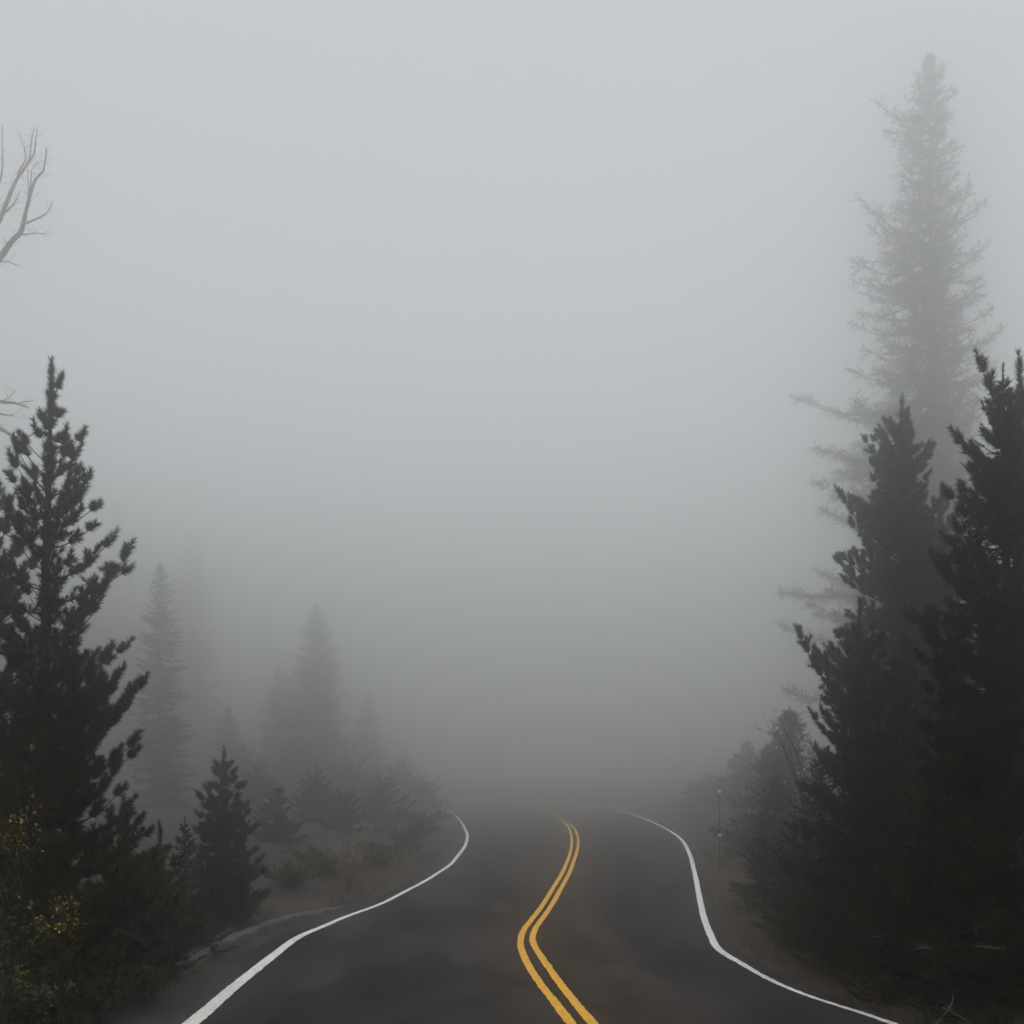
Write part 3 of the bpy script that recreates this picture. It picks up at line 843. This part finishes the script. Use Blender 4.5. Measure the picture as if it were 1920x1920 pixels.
GY = "yellow leaved shrubs on the left"
shrub("yellow_shrub", "yellow leaved shrub highest at the left picture edge, beside the pine trunk", "shrub", 34, 10.0, 2.2, .30, M_YELLOW, 201, 7, 260, .034, M_BARK, GY, cloud=.84)
shrub("yellow_shrub", "yellow leaved shrub right of the thin brown pine trunk, lower left", "shrub", 112, 10.0, 1.45, .30, M_YELLOW, 202, 8, 230, .034, M_BARK, GY, cloud=.70)
shrub("yellow_shrub", "yellow leaved low shrub below the other two, at left edge", "shrub", 40, 9.7, .85, .30, M_YELLOW, 203, 8, 150, .032, M_BARK, GY, cloud=.6)
GB = "dark leafy bushes behind the kerb"
shrub("leafy_shrub", "low dark green leafy shrub in bottom left corner behind the kerb", "shrub", 52, 9.6, .8, .40, M_BROAD, 204, 18, 1900, .045, M_BARK, GB)
shrub("leafy_shrub", "dark leafy bush behind the kerb, under the dense dark pine", "shrub", 185, 10.6, .6, .42, M_BROAD, 205, 16, 1500, .045, M_BARK, GB)
shrub("leafy_shrub", "tall dark leafy bush between the yellow leaved shrubs at the left edge", "shrub", -5, 9.9, 1.3, .5, M_BROAD, 208, 16, 2200, .045, M_BARK, GB)
shrub("leafy_shrub", "small dark leafy bush behind the kerb, below the low bushy pine", "shrub", 265, 12.4, .5, .4, M_BROAD, 209, 14, 1200, .045, M_BARK, GB)
GM = "misty bushes beside the left road bend"
for i, (x, Z, h, sp, lb) in enumerate([
        (545, 25.5, .8, 1.0, "misty dark bush right of the grey green bushy pine, nearest the road"),
        (612, 29.0, .9, 1.2, "misty dark bush just left of the dry tan shrub"),
        (712, 32.0, 1.0, 1.3, "misty dark bush just right of the dry tan shrub"),
        (760, 40.0, 1.3, 1.6, "misty dark bush close to the inside of the left road bend"),
        (798, 50.0, 1.5, 1.8, "palest misty bush beside the tip of left road bend")]):
    shrub("misty_shrub", lb, "shrub", x, Z, h, sp, M_BROAD, 220 + i, 34, 4200, .075, M_BARK, GM, low=1, sag=.25)
shrub("dry_shrub", "dry tan shrub in the mist beside left edge line", "shrub", 655, 25.5, 1.4, .6, M_DRY, 206, 18, 900, .055, M_GREYBARK, low=2)
shrub("bare_shrub", "reddish bare twiggy shrub leaning out of right thicket into the fog", "shrub", 1520, 25.0, 4.3, .35, M_DRY, 207, 9, 200, .05, lean=(-.85, 0), cloud=.7, scat=.006)

# ------------------------------------------------------------------ marker stake
def stake():
    Z = 31.0
    x, ytop = 1349, 1478
    X = (x - 960)*Z/F
    zb = float(ground(X, Z)) - .1
    zt = HC - (ytop - YH)*Z/F
    root = empty("marker_stake", (X, Z, zb))
    tag(root, "slender dark marker stake with two round white reflectors on right verge", "road marker")
    tb = Tubes()
    H = zt - zb
    tb.add([(0, 0, 0), (.006, 0, H*.5), (0, 0, H)], [.018, .016, .013], 8)
    tb.build("pole", M_STAKE, root)
    for y in (1485, 1566):
        h = HC - (y - YH)*Z/F - zb
        a = np.linspace(0, 2*np.pi, 15)[:-1]
        r = .055
        front = np.stack([r*np.cos(a), np.full(14, -.040), h + r*np.sin(a)], -1)
        back = front.copy(); back[:, 1] = -.020
        mid = front.copy(); mid[:, 0] *= .75; mid[:, 2] = h + (mid[:, 2] - h)*.75; mid[:, 1] = -.046
        v = np.vstack([back, front, mid, [[0, -.048, h]], [[0, -.02, h]]])
        f = []
        for i in range(14):
            j = (i + 1) % 14
            f += [[i, j, 14 + j, 14 + i], [14 + i, 14 + j, 28 + j, 28 + i]]
        for i in range(0, 14, 2):
            f.append([28 + i, 28 + (i + 1) % 14, 28 + (i + 2) % 14, 42]); f.append([(i + 2) % 14, (i + 1) % 14, i, 43])
        mesh_np("reflector", v, f, M_REFL, root)
stake()

# ------------------------------------------------------------------ ground cover
def litter():
    rng = np.random.default_rng(77)
    n = 2600
    z = 9.5 + 20*rng.random(n)**1.6
    x = kerb_x(z) + np.where(rng.random(n) < .6, np.abs(rng.normal(0, .16, n)) + .02, rng.uniform(-.25, 1.1, n))
    keep = np.sin(z*2.1 + 1) + np.sin(z*5.3) + rng.normal(0, .6, n) > .55
    x, z = x[keep], z[keep]
    on = x > kerb_x(z)
    p = np.stack([x, z, np.where(on, prof(z) + .002, prof(z) + .165*kerb_on(z))], -1)
    n2 = 3000
    z2 = 9.5 + 26*rng.random(n2)**1.5; x2 = edge_r(z2) + rng.uniform(.02, 1.5, n2)**1.3
    p2 = np.stack([x2, z2, ground(x2, z2) + .012], -1)
    n3 = 900
    z3 = rng.uniform(20, 34, n3); x3 = edge_l(z3) - rng.uniform(.05, 1.6, n3)
    p3 = np.stack([x3, z3, ground(x3, z3) + .012], -1)
    P = np.vstack([p, p2, p3])
    v, f = leaves(P, .046, rng, up=0)
    v = v.reshape(-1, 4, 3)
    v[:, :, 2] = P[:, None, 2] + (v[:, :, 2] - P[:, None, 2])*.25 + .008
    o = mesh_np("fallen_leaves", v.reshape(-1, 3), f, M_LITTER)
    tag(o, "brown and orange fallen leaves along the kerb and verges", "leaf litter", kind="stuff")
litter()

def grass():
    rng = np.random.default_rng(78)
    P, D, L = [], [], []
    def patch(xf, zlo, zhi, n, dmin, dmax, sign, pw=1.5):
        z = zlo + (zhi - zlo)*rng.random(n)**pw
        x = xf(z) + sign*rng.uniform(dmin, dmax, n)
        k = (wob(3*x, 3*z) + rng.normal(0, .25, n)) > .0
        return np.stack([x, z, ground(x, z) - .01], -1)[k]
    pts = np.vstack([patch(edge_r, 9, 45, 2600, .15, 2.4, 1), patch(edge_l, 21, 45, 1800, .1, 2.5, -1), patch(kerb_x, 8, 24, 1100, .3, 1.3, -1)])
    n = len(pts)
    m = 7
    base = np.repeat(pts, m, 0) + rng.normal(0, .035, (n*m, 3))*np.array([1, 1, 0])
    d = rng.normal(0, .45, (n*m, 3)); d[:, 2] = 1
    ln = rng.uniform(.06, .22, n*m)[:, None]
    side = np.cross(d, rng.normal(0, 1, (n*m, 3))); side /= np.linalg.norm(side, axis=1, keepdims=True)
    side *= .0035
    v = np.stack([base - side, base + side, base + d*ln], 1).reshape(-1, 3)
    o = mesh_np("dry_grass", v, np.arange(len(v)).reshape(-1, 3), M_GRASS)
    tag(o, "thin dry grass tufts along the road verges", "grass", kind="stuff")
grass()

# ------------------------------------------------------------------ haze
def haze():
    x0, x1, y0, y1, z0, z1 = -260, 260, -220, 420, -9.0, 51.5
    v = [(x, y, z) for z in (z0, z1) for y in (y0, y1) for x in (x0, x1)]
    f = [(0, 2, 3, 1), (4, 5, 7, 6), (0, 1, 5, 4), (2, 6, 7, 3), (0, 4, 6, 2), (1, 3, 7, 5)]
    m = bpy.data.materials.new("haze"); m.use_nodes = True
    n, l = m.node_tree.nodes, m.node_tree.links
    n.clear()
    out = n.new("ShaderNodeOutputMaterial")
    pv = n.new("ShaderNodeVolumePrincipled")
    pv.inputs["Color"].default_value = (.93,.935,.934,1)
    pv.inputs["Density"].default_value = HAZE_DENSITY
    pv.inputs["Anisotropy"].default_value = .937
    l.new(pv.outputs[0], out.inputs["Volume"])
    o = mesh_np("haze", v, f, m)
    tag(o, "thick pale fog filling the valley and hiding road", "fog", kind="stuff")
haze()
